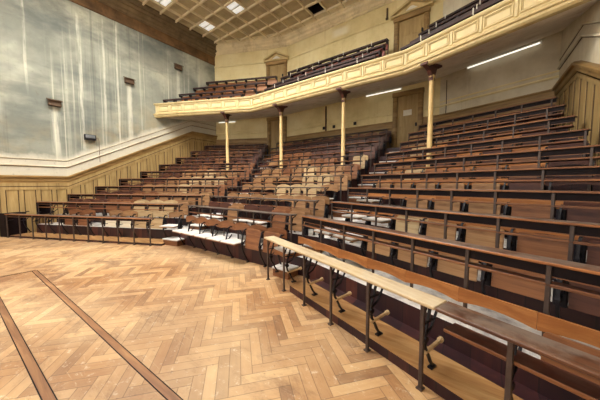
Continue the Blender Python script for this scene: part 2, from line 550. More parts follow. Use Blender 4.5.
def clip(fixed, axis):
    c = corners; hits = []
    for i in range(len(c)):
        p, q = c[i], c[(i + 1) % len(c)]
        a, d = (p.x, q.x) if axis == 0 else (p.y, q.y)
        if (a - fixed) * (d - fixed) < 0:
            t = (fixed - a) / (d - a); hits.append(p.y + t * (q.y - p.y) if axis == 0 else p.x + t * (q.x - p.x))
    return (min(hits) + .02, max(hits) - .02) if len(hits) >= 2 else None


b = MB()
for k in range(-12, 13):
    x = RX0 + k * RS
    r = clip(x, 0)
    if r:
        for (ya, yb) in ([(r[0], SY0), (SY1, r[1])] if SX0 - .01 < x < SX1 + .01 and k not in () else [r]):
            if yb - ya > .05: b.box(x - .03, x + .03, ya, yb, CEIL - .09, CEIL + .01)
    y = RY0 + k * RS
    r = clip(y, 1)
    if r:
        for (xa, xb) in ([(r[0], SX0), (SX1, r[1])] if SY0 - .01 < y < SY1 + .01 else [r]):
            if xb - xa > .05: b.box(xa, xb, y - .03, y + .03, CEIL - .085, CEIL + .01)
ob('ceiling_rib_grid', b.mesh('ribs', m_rib), ceil)
b = MB(); b.box(hole[0], hole[1], hole[2], hole[3], CEIL + .45, CEIL + .5)
for (x0, x1, y0, y1) in ((hole[0] - .05, hole[0], hole[2], hole[3]), (hole[1], hole[1] + .05, hole[2], hole[3]), (hole[0], hole[1], hole[2] - .05, hole[2]), (hole[0], hole[1], hole[3], hole[3] + .05)):
    b.box(x0, x1, y0, y1, CEIL + .06, CEIL + .5)
ob('missing_panel_recess', b.mesh('recess', m_dark), ceil)
# laylight
t = thing('skylight', 'large glazed daylight panel in the ceiling over the parquet', 'skylight', None, ((SX0 + SX1) / 2, (SY0 + SY1) / 2, CEIL))
hx, hy = (SX1 - SX0) / 2, (SY1 - SY0) / 2
b = MB(); b.box(-hx, hx, -hy, hy, .02, .05); ob('glass', b.mesh('glass', m_sky), t)
b = MB()
for k in range(9):
    b.box(-hx + k * RS - .025, -hx + k * RS + .025, -hy, hy, -.05, .02)
    b.box(-hx, hx, -hy + k * RS - .025, -hy + k * RS + .025, -.05, .02)
ob('glazing_bars', b.mesh('bars', m_rib), t)

# cornices: stacked mouldings along each wall
def moulding(name, p, q, prof, mat, label):
    """prof: closed list of (depth into room, z)"""
    d = (q - p); L = d.length; u = d / L; n = Vector((u.y, -u.x))
    b = MB(); m = len(prof)
    vs = [(p.x + n.x * y, p.y + n.y * y, z) for y, z in prof] + [(q.x + n.x * y, q.y + n.y * y, z) for y, z in prof]
    b.add(vs, [[i, (i + 1) % m, m + (i + 1) % m, m + i] for i in range(m)] + [list(range(m)), list(range(m, 2 * m))[::-1]])
    struct(name, b.mesh(name, mat), label)


cprof = [(0, 9.12), (.05, 9.12), (.05, 9.18), (.09, 9.2), (.09, 9.27), (.13, 9.33), (.22, 9.38), (.26, 9.44), (.26, 9.47), (.32, 9.5), (.32, 9.53), (.50, 9.56), (.50, CEIL), (0, CEIL)]
for i, (nm, a_, b_) in enumerate((('back left', 1, 2), ('corner', 2, 3), ('back', 3, 4), ('back right', 4, 5), ('right', 5, 6))):
    moulding('trim_%d' % (i + 1), corners[a_], corners[b_], cprof, m_corn, 'cream stepped cornice below the ceiling, %s wall' % nm)
    moulding('trim_%d' % (i + 11), corners[a_], corners[b_], [(0, 8.40), (.035, 8.42), (.045, 8.45), (.02, 8.49), (0, 8.49)], m_cream, 'thin picture rail moulding, %s wall' % nm)
wpf = [(0, 8.55), (.05, 8.56), (.05, 8.62), (.03, 8.64), (.03, 9.02), (0, 9.02)]
moulding('trim_6', corners[0], corners[1], wpf, m_frieze, 'sooty brown frieze on the left wall')
wpc = [(0, 9.0), (.08, 9.02), (.08, 9.08), (.14, 9.13), (.14, 9.2), (.24, 9.28), (.24, 9.34), (.34, 9.40), (.34, 9.46), (.42, 9.5), (.50, 9.53), (.50, CEIL), (0, CEIL)]
moulding('trim_7', corners[0], corners[1], wpc, m_cornW, 'dark stepped cornice on the left wall')

# ------------------------------------------------------------------ wainscots
def capL(y):
    if y < 2.44: return 1.82
    if y < 7.5: return 1.82 + (y - 2.44) * (4.36 - 1.82) / (7.5 - 2.44)
    return 4.36


def capR(y):
    if y > 7.85: return 4.3
    return max(1.55, 4.3 - (7.85 - y) * .46)


def raked(prof, ys, cap, side, b):
    """sweep a (depth, dz) profile along a side wall following cap(y)"""
    m = len(prof); vs = []
    for y in ys:
        for d, dz in prof:
            vs.append(((XW + d) if side < 0 else (XR - d), y, cap(y) + dz))
    fs = [[i * m + j, i * m + (j + 1) % m, (i + 1) * m + (j + 1) % m, (i + 1) * m + j] for i in range(len(ys) - 1) for j in range(m)]
    fs += [list(range(m)), [(len(ys) - 1) * m + j for j in range(m)][::-1]]
    b.add(vs, fs)


for nm, side, cap, ys in (('left', -1, capL, [YS, 2.44, 7.5, wp[0].y]), ('right', 1, capR, [YS, 1.87, 7.85, wp[3].y])):
    lab = 'of the %s side wall' % nm
    up = .16 if side < 0 else .0
    b = MB(); raked([(d_, z_ + up) for d_, z_ in [(0, -.24), (.05, -.24), (.05, -.19), (.075, -.17), (.075, -.06), (.13, -.05), (.14, 0), (.10, .02), (0, .02)]], ys, cap, side, b)
    struct('trim_%s_dado_cap' % nm, b.mesh('dado_cap', m_ochre_d), 'ochre dado cap moulding ' + lab)
    b = MB(); raked([(0, .50), (.03, .50), (.05, .525), (.03, .55), (0, .55)], ys, cap, side, b); raked([(0, .74), (.02, .74), (.03, .76), (0, .775)], ys, cap, side, b)
    n0 = len(b.f); raked([(0, .484), (.014, .484), (.014, .50), (0, .50)], ys, cap, side, b); raked([(0, .73), (.01, .73), (.01, .74), (0, .74)], ys, cap, side, b)  # dark strips paint in the shadow lines under the mouldings
    for i in range(n0, len(b.f)): b.m[i] = 1
    struct('trim_%s_rail' % nm, b.mesh('rail', [m_pale, m_joint_shade]), 'pale plaster mouldings above the dado ' + lab)
    # backing board with stiles
    b = MB(); raked([(0, -4.6), (.02, -4.6), (.02, -.03), (0, -.03)], ys, cap, side, b)
    raked([(.02, -.32), (.045, -.32), (.045, -.03), (.02, -.03)], ys, cap, side, b)
    n0 = len(b.f); raked([(.02, -.215), (.05, -.215), (.05, -.19), (.02, -.19)], ys, cap, side, b)
    for i in range(n0, len(b.f)): b.m[i] = 1
    y = -4.9
    while y < ys[-1] - .1:
        z1 = min(cap(y), cap(y + .11)) - .322
        x0, x1 = (XW + .02, XW + .045) if side < 0 else (XR - .045, XR - .02)
        b.box(x0, x1, y, y + .11, 0, z1, 0, .006)
        jx0, jx1 = (x0, x0 + .012) if side < 0 else (x1 - .012, x1)
        for yj in (y - .022, y + .11): b.box(jx0, jx1, yj, yj + .022, 0, z1, 1)
        y += .405
    struct('trim_%s_wainscot' % nm, b.mesh('wainscot', [m_ochre, m_joint_shade]), 'ochre panelled wainscot ' + lab)
DL, DRt = Vector((-2.4 - .58, corners[3].y)), Vector((-2.4 + .58, corners[3].y))
for nm, pa, pb in (('back left', corners[1], corners[2]), ('back', corners[3], DL), ('back door side', DRt, corners[4]), ('back right', corners[4], corners[5])):
    un = nm.replace(' ', '_')
    moulding('trim_%s_dado' % un, pa, pb, [(0, 3.0), (.03, 3.0), (.03, 4.02), (.05, 4.04), (.06, 4.1), (.06, 4.24), (.09, 4.26), (.09, 4.3), (0, 4.32)], m_ochre_d, 'ochre dado board on the %s wall under the gallery' % nm)
    moulding('trim_%s_rail' % un, pa, pb, [(0, 4.58), (.03, 4.59), (.04, 4.62), (.02, 4.65), (0, 4.65)], m_cream, 'plaster moulding above the dado, %s wall' % nm)
    moulding('trim_%s_upper_rail' % un, pa, pb, [(0, 4.74), (.02, 4.75), (.02, 4.78), (0, 4.79)], m_cream, 'thin plaster moulding, %s wall' % nm)

# ------------------------------------------------------------------ doors
def door(n, s, x, z0, z1, w, mat, ped, label, notice=False):
    p = pt(s, TW, x) if s != 'K' else (A + Bq) / 2
    ang = ANG[s] if s != 'K' else math.atan2((Bq - A).y, (Bq - A).x)
    r = struct('door_%d' % n, None, label, (p.x, p.y, 0), ang)
    b = MB()
    for sx in (-1, 1):
        xa = sx * (w / 2 + .08)
        b.box(xa - .09, xa + .09, -.10, 0, z0, z1, 0, .012)
        b.box(xa - .05, xa + .05, -.13, -.09, z0, z1 - .02, 0, .012)
    b.box(-w / 2 - .19, w / 2 + .19, -.13, 0, z1, z1 + .18, 0, .012)
    ob('door_frame', b.mesh('door_frame', m_ochre_d), r)
    b = MB(); b.box(-w / 2, w / 2, -.03, 0, z0, z1)
    for (xa, xb, za, zb) in ((-w / 2 + .1, -.05, z0 + .2, z0 + .85), (.05, w / 2 - .1, z0 + .2, z0 + .85), (-w / 2 + .1, -.05, z0 + 1.0, z1 - .12), (.05, w / 2 - .1, z0 + 1.0, z1 - .12)):
        b.box(xa, xb, -.045, -.03, za, zb, 0, .012)
    dp = ob('door_panel', b.mesh('door_panel', mat), r)
    b = MB(); b.box(w / 2 - .1, w / 2 - .04, -.10, -.03, z0 + .95, z0 + 1.08, 0, .01); ob('door_handle', b.mesh('door_handle', m_iron), dp)
    if ped:
        b = MB(); W = w / 2 + .3; zb = z1 + .18
        b.box(-W, W, -.2, 0, zb, zb + .07, 0, .01)
        for sx in (-1, 1):
            b.add([(sx * W, -.2, zb + .07), (sx * W, 0, zb + .07), (0, 0, zb + .40), (0, -.2, zb + .40), (sx * W, -.2, zb + .15), (sx * W, 0, zb + .15), (0, 0, zb + .49), (0, -.2, zb + .49)],
                  [[0, 1, 2, 3], [7, 6, 5, 4], [0, 3, 7, 4], [1, 5, 6, 2], [0, 4, 5, 1], [3, 2, 6, 7]])
        b.slab_xz([(-W, zb + .07), (W, zb + .07), (0, zb + .4)], -.06, 0)
        ob('pediment', b.mesh('pediment', m_balc2), r)
        b = MB(); b.slab_xz([(-.28, zb + .1), (.28, zb + .1), (.05, zb + .27), (-.05, zb + .27)], -.075, -.06); ob('pediment_relief', b.mesh('relief', m_white), r)
    if notice:
        b = MB(); b.box(-.16, .16, -.055, -.047, 4.46, 4.68); t = thing('paper_notice', 'small white paper notice pinned to the door under the gallery near the right aisle', 'notice', b.mesh('paper', m_paper), (p.x, p.y, 0), ang)
    return r


door(1, 'K', 0, 3.05, 5.22, .80, m_ochre, False, 'ochre door under the gallery at the top of the left aisle')
door(2, 'C', -2.4, 3.05, 5.25, .80, m_ochre, False, 'ochre door under the gallery at the top of the right aisle', True)
door(3, 'K', 0, 6.6, 8.22, .85, m_ochre, True, 'gallery door with pediment behind the left gap of the gallery')
door(4, 'C', -2.35, 6.6, 8.2, .95, m_ochre, True, 'gallery door with pediment near the right end of the gallery')

# ------------------------------------------------------------------ balcony
GZ = [5.18, 5.45, 6.0, 6.57]; GT = [TB + .12, TB + .80, TB + 1.53, TB + 2.25]
bal = thing('balcony', 'cream panelled polygonal balcony carried by slender columns under the gallery seats', 'balcony', None, (0, 0, 0))
# parapet as a swept profile round the polygon: (t offset, z)
def sweep(prof, x0=XW, x1=XR, zb=None):
    b = MB(); m = len(prof); L = [poly(t_, x0, x1) for t_, z_ in prof]
    vs = [(L[j][i].x, L[j][i].y, prof[j][1] + (zb[i] if zb and prof[j][0] == TW else 0)) for i in range(4) for j in range(m)]
    b.add(vs, [[i * m + j, i * m + (j + 1) % m, (i + 1) * m + (j + 1) % m, (i + 1) * m + j] for i in range(3) for j in range(m)] + [list(range(m)), list(range(3 * m, 4 * m))[::-1]])
    return b


ob('parapet', sweep([(TB, 4.98), (TB, 5.46), (TB + .12, 5.46), (TB + .12, 4.98)]).mesh('parapet', m_balc), bal)
ob('parapet_cap', sweep([(TB - .02, 5.44), (TB - .06, 5.46), (TB - .08, 5.49), (TB - .08, 5.52), (TB + .16, 5.53), (TB + .16, 5.44)]).mesh('cap', m_balc), bal)
ob('base_moulding', sweep([(TB + .1, 4.88), (TB - .02, 4.88), (TB - .06, 4.92), (TB - .06, 4.97), (TB - .10, 4.99), (TB - .10, 5.03), (TB - .03, 5.07), (TB, 5.11), (TB + .1, 5.11)]).mesh('base', m_balc2), bal)
ob('soffit', sweep([(TB + .05, 4.90), (TB + .05, 4.96), (TW, .05), (TW, 0)], zb=[5.33, 5.50, 5.68, 5.80]).mesh('soffit', m_soffit), bal)
for k in range(4):
    t1 = GT[k + 1] if k < 3 else TW
    ob('gallery_tier', sweep([(GT[k], GZ[k - 1] if k else 5.03), (GT[k], GZ[k]), (t1, GZ[k]), (t1, GZ[k] - .02), (GT[k] + .05, GZ[k] - .02), (GT[k] + .05, GZ[k - 1] if k else 5.03)]).mesh('gtier', [m_riser]), bal)
for s, x0, x1 in (('L', XW + .1, vert('L', 'C', TB).x), ('C', vert('L', 'C', TB).x, vert('C', 'R', TB).x), ('R', vert('C', 'R', TB).x, XR)):
    a0, a1 = along(s, TB, x0), along(s, TB, x1)
    n = round((a1 - a0) / .645); w = (a1 - a0) / n
    b = MB(); hw = w / 2 - .045
    for (xa, xb, za, zb) in ((-hw, hw, 5.385, 5.42), (-hw, hw, 5.145, 5.18), (-hw, -hw + .035, 5.18, 5.385), (hw - .035, hw, 5.18, 5.385)):
        b.box(xa, xb, -.035, .01, za, zb, 0, .01)
    for (xa, xb, za, zb) in ((-hw + .045, hw - .045, 5.36, 5.375), (-hw + .045, hw - .045, 5.19, 5.205), (-hw + .045, -hw + .06, 5.205, 5.36), (hw - .06, hw - .045, 5.205, 5.36)):
        b.box(xa, xb, -.015, .01, za, zb, 1, .004)
    me = b.mesh('balcony_panel', [m_balc, m_balc2])
    for i in range(n):
        p = at(s, TB, a0 + (i + .5) * w)
        ob('panel', me, bal, (p.x, p.y, 0), ANG[s])
    b = MB(); b.box(-.03, .03, -.03, .01, 5.11, 5.45, 0, .008)
    me = b.mesh('balcony_pilaster', m_balc)
    for i in range(1, n + (1 if s != 'R' else 0)):
        p = at(s, TB, a0 + i * w)
        ob('pilaster', me, bal, (p.x, p.y, 0), ANG[s])

# columns with brackets
COLS = []
tcol = 6.8 * RUN
b = MB(); b.tube([(0, 0, FL[6]), (0, 0, FL[6] + .12), (0, 0, FL[6] + .13), (0, 0, 4.7)], [.10, .10, .075, .06], 16)
b.tube([(0, 0, 4.62), (0, 0, 4.66), (0, 0, 4.70)], [.065, .09, .065], 16)
me_shaft = b.mesh('shaft', m_column)
b = MB()
pr = [(-.06, 4.55), (-.08, 4.68), (-.17, 4.80), (-.42, 4.885), (-.42, 4.935), (.34, 5.02), (.34, 4.97), (.16, 4.88), (.08, 4.70), (.06, 4.55)]
b.extr(pr, -.055, .055); b.extr([(-.42, 4.88), (-.42, 4.94), (.34, 5.02), (.34, 4.97)], -.10, .10)
me_brk = b.mesh('bracket', m_bracket)
for s, x, which in (('L', -9.58, 'leftmost of the four'), ('C', -6.79, 'second from the left'), ('C', -3.92, 'third from the left'), ('R', -1.14, 'rightmost of the four')):
    p = pt(s, tcol, x); COLS.append(p)
    t = thing('column', 'slender cream iron column with brown bracket under the balcony, ' + which, 'column', None, (p.x, p.y, 0), ANG[s], 'balcony columns')
    ob('shaft', me_shaft, t); ob('bracket', me_brk, t)

# ------------------------------------------------------------------ seats and desks
ORD = ['first', 'second', 'third', 'fourth', 'fifth', 'sixth', 'seventh', 'eighth', 'ninth', 'tenth', 'eleventh', 'twelfth']
BLOCK = {'L': 'left', 'C': 'central', 'R': 'right'}


def rounded(x0, x1, z0, z1, rt, rb=.01, top_arch=0.0, bot_arch=0.0, n=4):
    pts = []
    for cx, cz, r, a0 in ((x1 - rb, z0 + rb, rb, -PI / 2), (x1 - rt, z1 - rt, rt, 0), (x0 + rt, z1 - rt, rt, PI / 2), (x0 + rb, z0 + rb, rb, PI)):
        for i in range(n + 1):
            a = a0 + PI / 2 * i / n
            pts.append((cx + r * math.cos(a), cz + r * math.sin(a)))
        if a0 == 0 and top_arch:
            for i in range(1, 6):
                f = i / 6; pts.append((x1 - rt + (x0 - x1 + 2 * rt) * f, z1 + top_arch * math.sin(PI * f)))
        if a0 == PI and bot_arch:
            for i in range(1, 8):
                f = i / 8; pts.append((x0 + rb + (x1 - x0 - 2 * rb) * f, z0 + bot_arch * math.sin(PI * f)))
    return pts


MESH = {}
def cached(key, fn):
    if key not in MESH: MESH[key] = fn()
    return MESH[key]


def tilt(me, y0, z0, a):
    me.transform(Matrix.Translation((0, y0, z0)) @ Matrix.Rotation(a, 4, 'X') @ Matrix.Translation((0, -y0, -z0)))
    return me


def mk_panel(s, tone, low=False):
    z0, z1, rt = {'R': (.27, .54, .03), 'C': (.34, .76, .05), 'L': (.38, .79, .09)}[s]
    if low: z0, z1, rt = .33, .63, .02
    b = MB(); b.slab_xz(rounded(-.215, .215, z0, z1, rt), .47, .495)
    return tilt(b.mesh('seat_panel', TONES[tone]), .48, z0, -.12)


def mk_open(tone, apron):
    b = MB(); b.box(-.235, .235, .24, .60, .435, .465, 1, .01); b.box(-.235, .235, .24, .265, .365 if apron else .42, .44, 0, .006)
    for sx in (-1, 1): b.box(sx * .22 - .012, sx * .22 + .012, .26, .58, .37 if apron else .41, .44, 0)
    return b.mesh('open_seat', [TONES[tone], m_dusty])


def mk_back(s, tone, first):
    b = MB()
    if s == 'R':
        z0, z1 = (.56, .70) if first else (.49, .625)
        b.slab_xz(rounded(-.281, .281, z0, z1, .004, .004, 0, .035), .655, .68)
    else:
        b.slab_xz(rounded(-.255, .255, .63, .80, .05, .015, .035, .03), .655, .68)
    return b.mesh('backrest', TONES[tone] if s != 'R' else (m_back if tone in ('orange', 'tan') else TONES[tone]))


def mk_front_bracket():
    b = MB()
    b.strap([(.24, .55), (.17, .57), (.12, .54), (.10, .46), (.065, .38), (.05, .30), (.07, .22), (.12, .14), (.155, .07), (.20, .012)], .022, .02)
    b.strap([(.06, .33), (.16, .38), (.24, .50)], .018, .014)
    b.tube([(-.018, .06, .30), (.018, .06, .30)], .03, 10)
    b.box(-.02, .02, .15, .23, 0, .015)
    return b.mesh('iron_bracket', m_iron)


def mk_bracket(plate, h=1.0):
    b = MB()
    b.strap([(.575, .655), (.53, .665), (.49, .65), (.455, .57), (.425, .47), (.412, .38), (.425, .30), (.465, .20), (.52, .11), (.56, .04), (.60, .012)], .024, .022)
    b.strap([(.42, .40), (.50, .43), (.575, .50)], .02, .016)
    b.tube([(-.018, .43, .40), (.018, .43, .40)], .032, 10)
    b.box(-.02, .02, .54, .605, 0, .015)
    if plate:
        b.box(-.048, .048, .49, .515, .30, .60, 0, .01)
        b.tube([(-.02, .47, .47), (.02, .47, .47)], .03, 10)
    me = b.mesh('iron_bracket', m_iron)
    me.transform(Matrix.Diagonal((1, 1, h, 1)))
    return me


me_bearer = None
b = MB(); b.tube([(0, .07, .18), (0, .31, .20)], .017, 10); b.tube([(0, .31, .20), (0, .34, .203)], [.027, .024], 10); me_bearer = b.mesh('bearer', TONES['pale'])
b = MB(); b.box(-.016, .016, -.012, .012, 0, .73, 0, .003); b.box(-.024, .024, -.03, .03, 0, .012); me_post = b.mesh('post', m_post)
b = MB(); b.strap([(.012, .60), (.05, .69), (.15, .725)], .018, .014)
b.strap([(.0, .55), (.16, .55)], .022, .012); me_arm = b.mesh('bracket_arm', m_iron)

CST = {1: -6.62, 2: -6.64, 3: -6.68, 4: -6.8, 5: -6.95, 6: -7.2, 7: -7.6, 8: -8.0, 9: -8.25, 10: -8.5}
CEN = {1: -2.98, 2: -2.9, 3: -2.84, 4: -3.0, 5: -2.94, 6: -2.98, 7: -3.0, 8: -2.93, 9: -2.9, 10: -2.88}
LEN = {1: -7.22, 2: -7.2, 3: -7.25, 4: -7.4, 5: -7.55, 6: -7.68, 7: -8.1, 8: -8.5, 9: -8.8, 10: -9.1}
RST = {1: -2.99, 2: -2.72, 3: -2.46, 4: -2.46, 5: -2.44, 6: -2.38, 7: -2.28, 8: -2.06, 9: -1.98, 10: -1.8}


def tone_for(s, k, i, n):
    f = i / max(1, n - 1); r = rnd.random()
    if s == 'R':
        if k == 1: return ('missing' if 1 <= i <= 5 else 'open', 'orange') if i < 6 else ('folded', 'orange')
        if k <= 4 and i < (2 if k < 4 else 1): return ('open', 'tan')
        if k == 4 and i == 1: return ('missing', 'tan')
        if i < 5 and k <= 5: return ('folded', 'tan' if r < .75 else 'pale')
        if k >= 5 and i < 2: return ('folded', 'pale' if r < .5 else 'tan')
        if i == n - 1 and k in (5, 6): return ('missing', 'brown')
        return ('folded', 'brown' if (i >= n - 1 and r < .8) or r < (.12 if k < 7 else .55) else 'orange')  # more brown in upper rows, gallery shade put into the tone
    if s == 'C':
        if k == 1: return ('open', 'orange') if i < n - 2 else ('folded', 'orange')
        if k == 2: return ('open', 'brown') if i < n - 2 and i != 2 else ('folded', 'tan' if i != n - 2 else 'orange')
        if k == 3: return ('open', 'tan') if r < .9 and i < n - 2 else ('folded', 'tan')
        if k == 4: return ('open', 'tan') if r < .6 else ('folded', 'tan' if r < .8 else 'pale')
        if k <= 7: return ('folded', 'pale' if r < .22 else 'tan' if r < .56 else 'orange' if r < .72 else 'brown') if r < .85 else ('open', 'tan')
        return ('folded', 'brown' if r < .75 else 'orange')  # upper rows mostly brown to paint in the gallery's shadow
    if k == 1:
        return ('missing', 'brown') if i < 3 else ('folded', 'orange') if i < 5 else ('missing', 'brown') if i < 6 else ('folded', 'white') if i < 8 else ('folded', 'pale')
    if k <= 3:
        if i == 0: return ('missing', 'brown')
        return ('folded', 'brown' if f < .38 else 'orange' if f < .6 else 'pale' if r < .4 else 'white' if r < .6 else 'tan')
    if k <= 6:
        if i == 0: return ('missing', 'brown')
        return ('folded', 'brown' if f < .3 else 'tan' if f < .62 else 'orange' if i == n - 1 else 'pale' if r < .45 else 'brown' if r < .6 else 'tan')
    return ('folded', 'brown' if r < .6 or f < .4 else 'orange')  # browner top rows, shade under the gallery painted as wood tone


WORD = {'orange': 'orange-brown', 'brown': 'dark brown', 'tan': 'tan', 'pale': 'pale dusty', 'white': 'white-dusted'}
NSEAT = 0
for s in 'RCL':
    for k in range(1, 11):
        t0 = (k - 1) * RUN
        x0, x1 = {'R': (RST[k], XR - .2), 'C': (CST[k], CEN[k]), 'L': (XW + (.40 if k > 1 else .58), LEN[k])}[s]
        a0, a1 = along(s, t0, x0), along(s, t0, x1)
        L = a1 - a0; zf = FL[k - 1]
        n = max(1, int(round(L / .558))); w = L / n
        if s == 'R': n = int(L / .565); w = .565
        where = '%s row of the %s block' % (ORD[k - 1], BLOCK[s])
        # desk
        if not (s == 'C' and k == 1):
            o = at(s, t0, a0)
            lab = {('R', 1): 'front desk rail with pale worn plank on iron posts, first row of right block',
                   ('L', 1): 'front desk rail with thin plank on iron posts, first row of left block'}.get((s, k), 'long dark wooden desk plank on iron posts, ' + where)
            d = thing('row_desk', lab, 'desk', None, (o.x, o.y, zf), ANG[s], 'row desks of the %s block' % BLOCK[s])
            pw = .19 if k == 1 else .20
            b = MB()
            if s == 'R' and k == 1:
                b.box(-.06, L * .62, -.04, pw - .03, .728, .757, 0, .006)
                ob('desk_top', b.mesh('desk_top', m_desk_pale), d)
                b = MB(); b.box(L * .62 + .004, L, -.04, pw - .03, .728, .757, 0, .006)
                ob('desk_top', b.mesh('desk_top', m_desk), d)['label'] = 'darker right length of the rail plank'
                b = MB(); b.extr([(.02, .575), (.20, .56), (.20, .58), (.02, .595)], L * .63, L); b.box(L * .63, L, .008, .02, .572, .598, 1, .004)
            else:
                b.box(0, L, -.02, pw - .04, .735, .757, 0, .005); b.box(0, L, -.03, -.02, .733, .755, 1, .004)
                ob('desk_top', b.mesh('desk_top', [m_desk if s != 'C' else m_deskc, m_deskc if s == 'C' else m_edge if k > 3 else m_back]), d)
                b = MB(); b.extr([(.0, .565), (.16, .55), (.16, .568), (.0, .585)], .03, L - .03); b.box(.03, L - .03, -.012, .0, .562, .588, 1, .004)
                fz = .645 if s == 'R' else .672
                if s != 'C':
                    f = MB(); f.box(.01, L - .01, .012, .03, fz, .729); f.box(.01, L - .01, .006, .03, fz - .009, fz, 1); ob('fascia', f.mesh('fascia', [m_dark, m_edge]), d)  # lighter lower lip paints in a lit edge
            if not (s == 'L' and k == 1):
                ob('book_shelf', b.mesh('book_shelf', [m_shelf, m_edge]), d)
            npost = n + 1
            for i in range(npost):
                xx = .03 + (L - .06) * i / n if s != 'R' else .02 + i * w
                po = ob('post', me_post, d, (xx, 0, 0)); ob('shelf_bracket', me_arm, po)
            if s == 'L' and k > 1:
                b = MB(); b.box(-.02, .02, -.03, .36, .30, .73, 0, .008); ob('end_panel', b.mesh('end_panel', m_dark), d)
        # seats
        ns = n
        nrow = n + (1 if s == 'L' and k == 1 else 0)
        for i in range(nrow):
            xx = a0 + (i + .5) * w
            if i == n: xx += .02
            pos = at(s, t0, xx)
            mid = at(s, t0 + .5, xx)
            if any((mid - c).length < .24 for c in COLS): continue
            state, tone = tone_for(s, k, i, nrow)
            if s == 'L' and k == 1 and i == nrow - 1: state, tone = 'open', 'tan'
            zz = zf + ((.10 if s == 'R' else .055 if s == 'L' else 0) if k == 1 else 0)
            wh = '%s from the left, %s' % (ORD[i], where)
            if state == 'missing': lab = 'iron seat frame without a seat, ' + wh
            elif state == 'open': lab = 'lowered seat with dusty top, ' + wh
            else: lab = '%s folded-up seat, %s' % (WORD[tone], wh)
            if i == nrow - 1: lab = lab.replace(ORD[i] + ' from the left', 'last on the right')
            q = thing('folding_seat', lab, 'seat', None, (pos.x, pos.y, zz), ANG[s], 'folding seats of the %s block' % BLOCK[s])
            NSEAT += 1
            first = k == 1 and s == 'R'
            pl = state != 'missing' and not (k == 1 and s != 'L')
            hb = .68 if first else .84 if s == 'R' else .9 if k > 1 else 1.1
            mb = cached(('br', pl, hb), lambda: mk_bracket(pl, hb) if not first else mk_front_bracket())
            ob('iron_bracket', mb, q, (-w / 2 + .012, 0, 0))
            if i == nrow - 1: ob('iron_bracket', mb, q, (w / 2 - .012, 0, 0))
            bt = tone if tone not in ('white',) else 'tan'
            if not (s == 'L' and state == 'missing'): ob('backrest', cached(('bk', s, bt, first), lambda: mk_back(s, bt, first)), q, (0, 0, -.1 if first else 0))
            if state == 'folded': ob('seat_panel', cached(('pn', s, tone, s == 'L' and k == 1), lambda: mk_panel(s, tone, s == 'L' and k == 1)), q)
            elif state == 'open': ob('seat_panel', cached(('op', tone, first), lambda: mk_open(tone, first)), q, (-.05 if first else 0, -.12 if first else 0, 0))
            elif first: ob('bearer', me_bearer, q, (-w / 2 + .012, 0, 0))['label'] = 'pale wooden bearer bar'

# dark end cabinet at the left end of the first row
p = at('L', .05, along('L', 0, XW + .24))
b = MB(); b.box(0, .30, -.02, .5, 0, .76, 0, .01); b.box(.03, .27, -.03, -.02, .08, .35, 0, .004); b.box(.03, .27, -.03, -.02, .40, .70, 0, .004)
thing('end_cabinet', 'dark panelled wooden end piece against the left wall at the front rail', 'cabinet', b.mesh('cabinet', m_dark), (p.x, p.y, 0), ANG['L'])

# aisle steps
for aisle, which in (('L', 'left'), ('R', 'right')):
    for k in range(1, 10):
        t = k * RUN - RI
        if aisle == 'L':
            xm = (LEN[k] + CST[k]) / 2; ang = (ANG['L'] + 0) / 2; wd = max(.5, CST[k] - LEN[k] - .05)
            p = pt('C', t, xm) if xm > vert('L', 'C', t).x else pt('L', t, xm)
        else:
            xm = (CEN[k] + RST[min(10, k + 1)]) / 2; ang = 0; wd = max(.36, min(.6, RST[k] - CEN[k] - .05)); p = pt('C', t, xm)
        h = (FL[k] - FL[k - 1]) / 2
        b = MB(); b.box(-wd / 2, wd / 2, -.30, .03, 0, h - .03, 0); b.box(-wd / 2 - .015, wd / 2 + .015, -.32, .03, h - .03, h, 1, .006)
        thing('aisle_step', 'dusty wooden half step in the %s aisle below the %s tier' % (which, ORD[k]), 'step', b.mesh('aisle_step', [TONES['orange'], m_tierlow]), (p.x, p.y, FL[k - 1]), ang, 'steps of the %s aisle' % which)

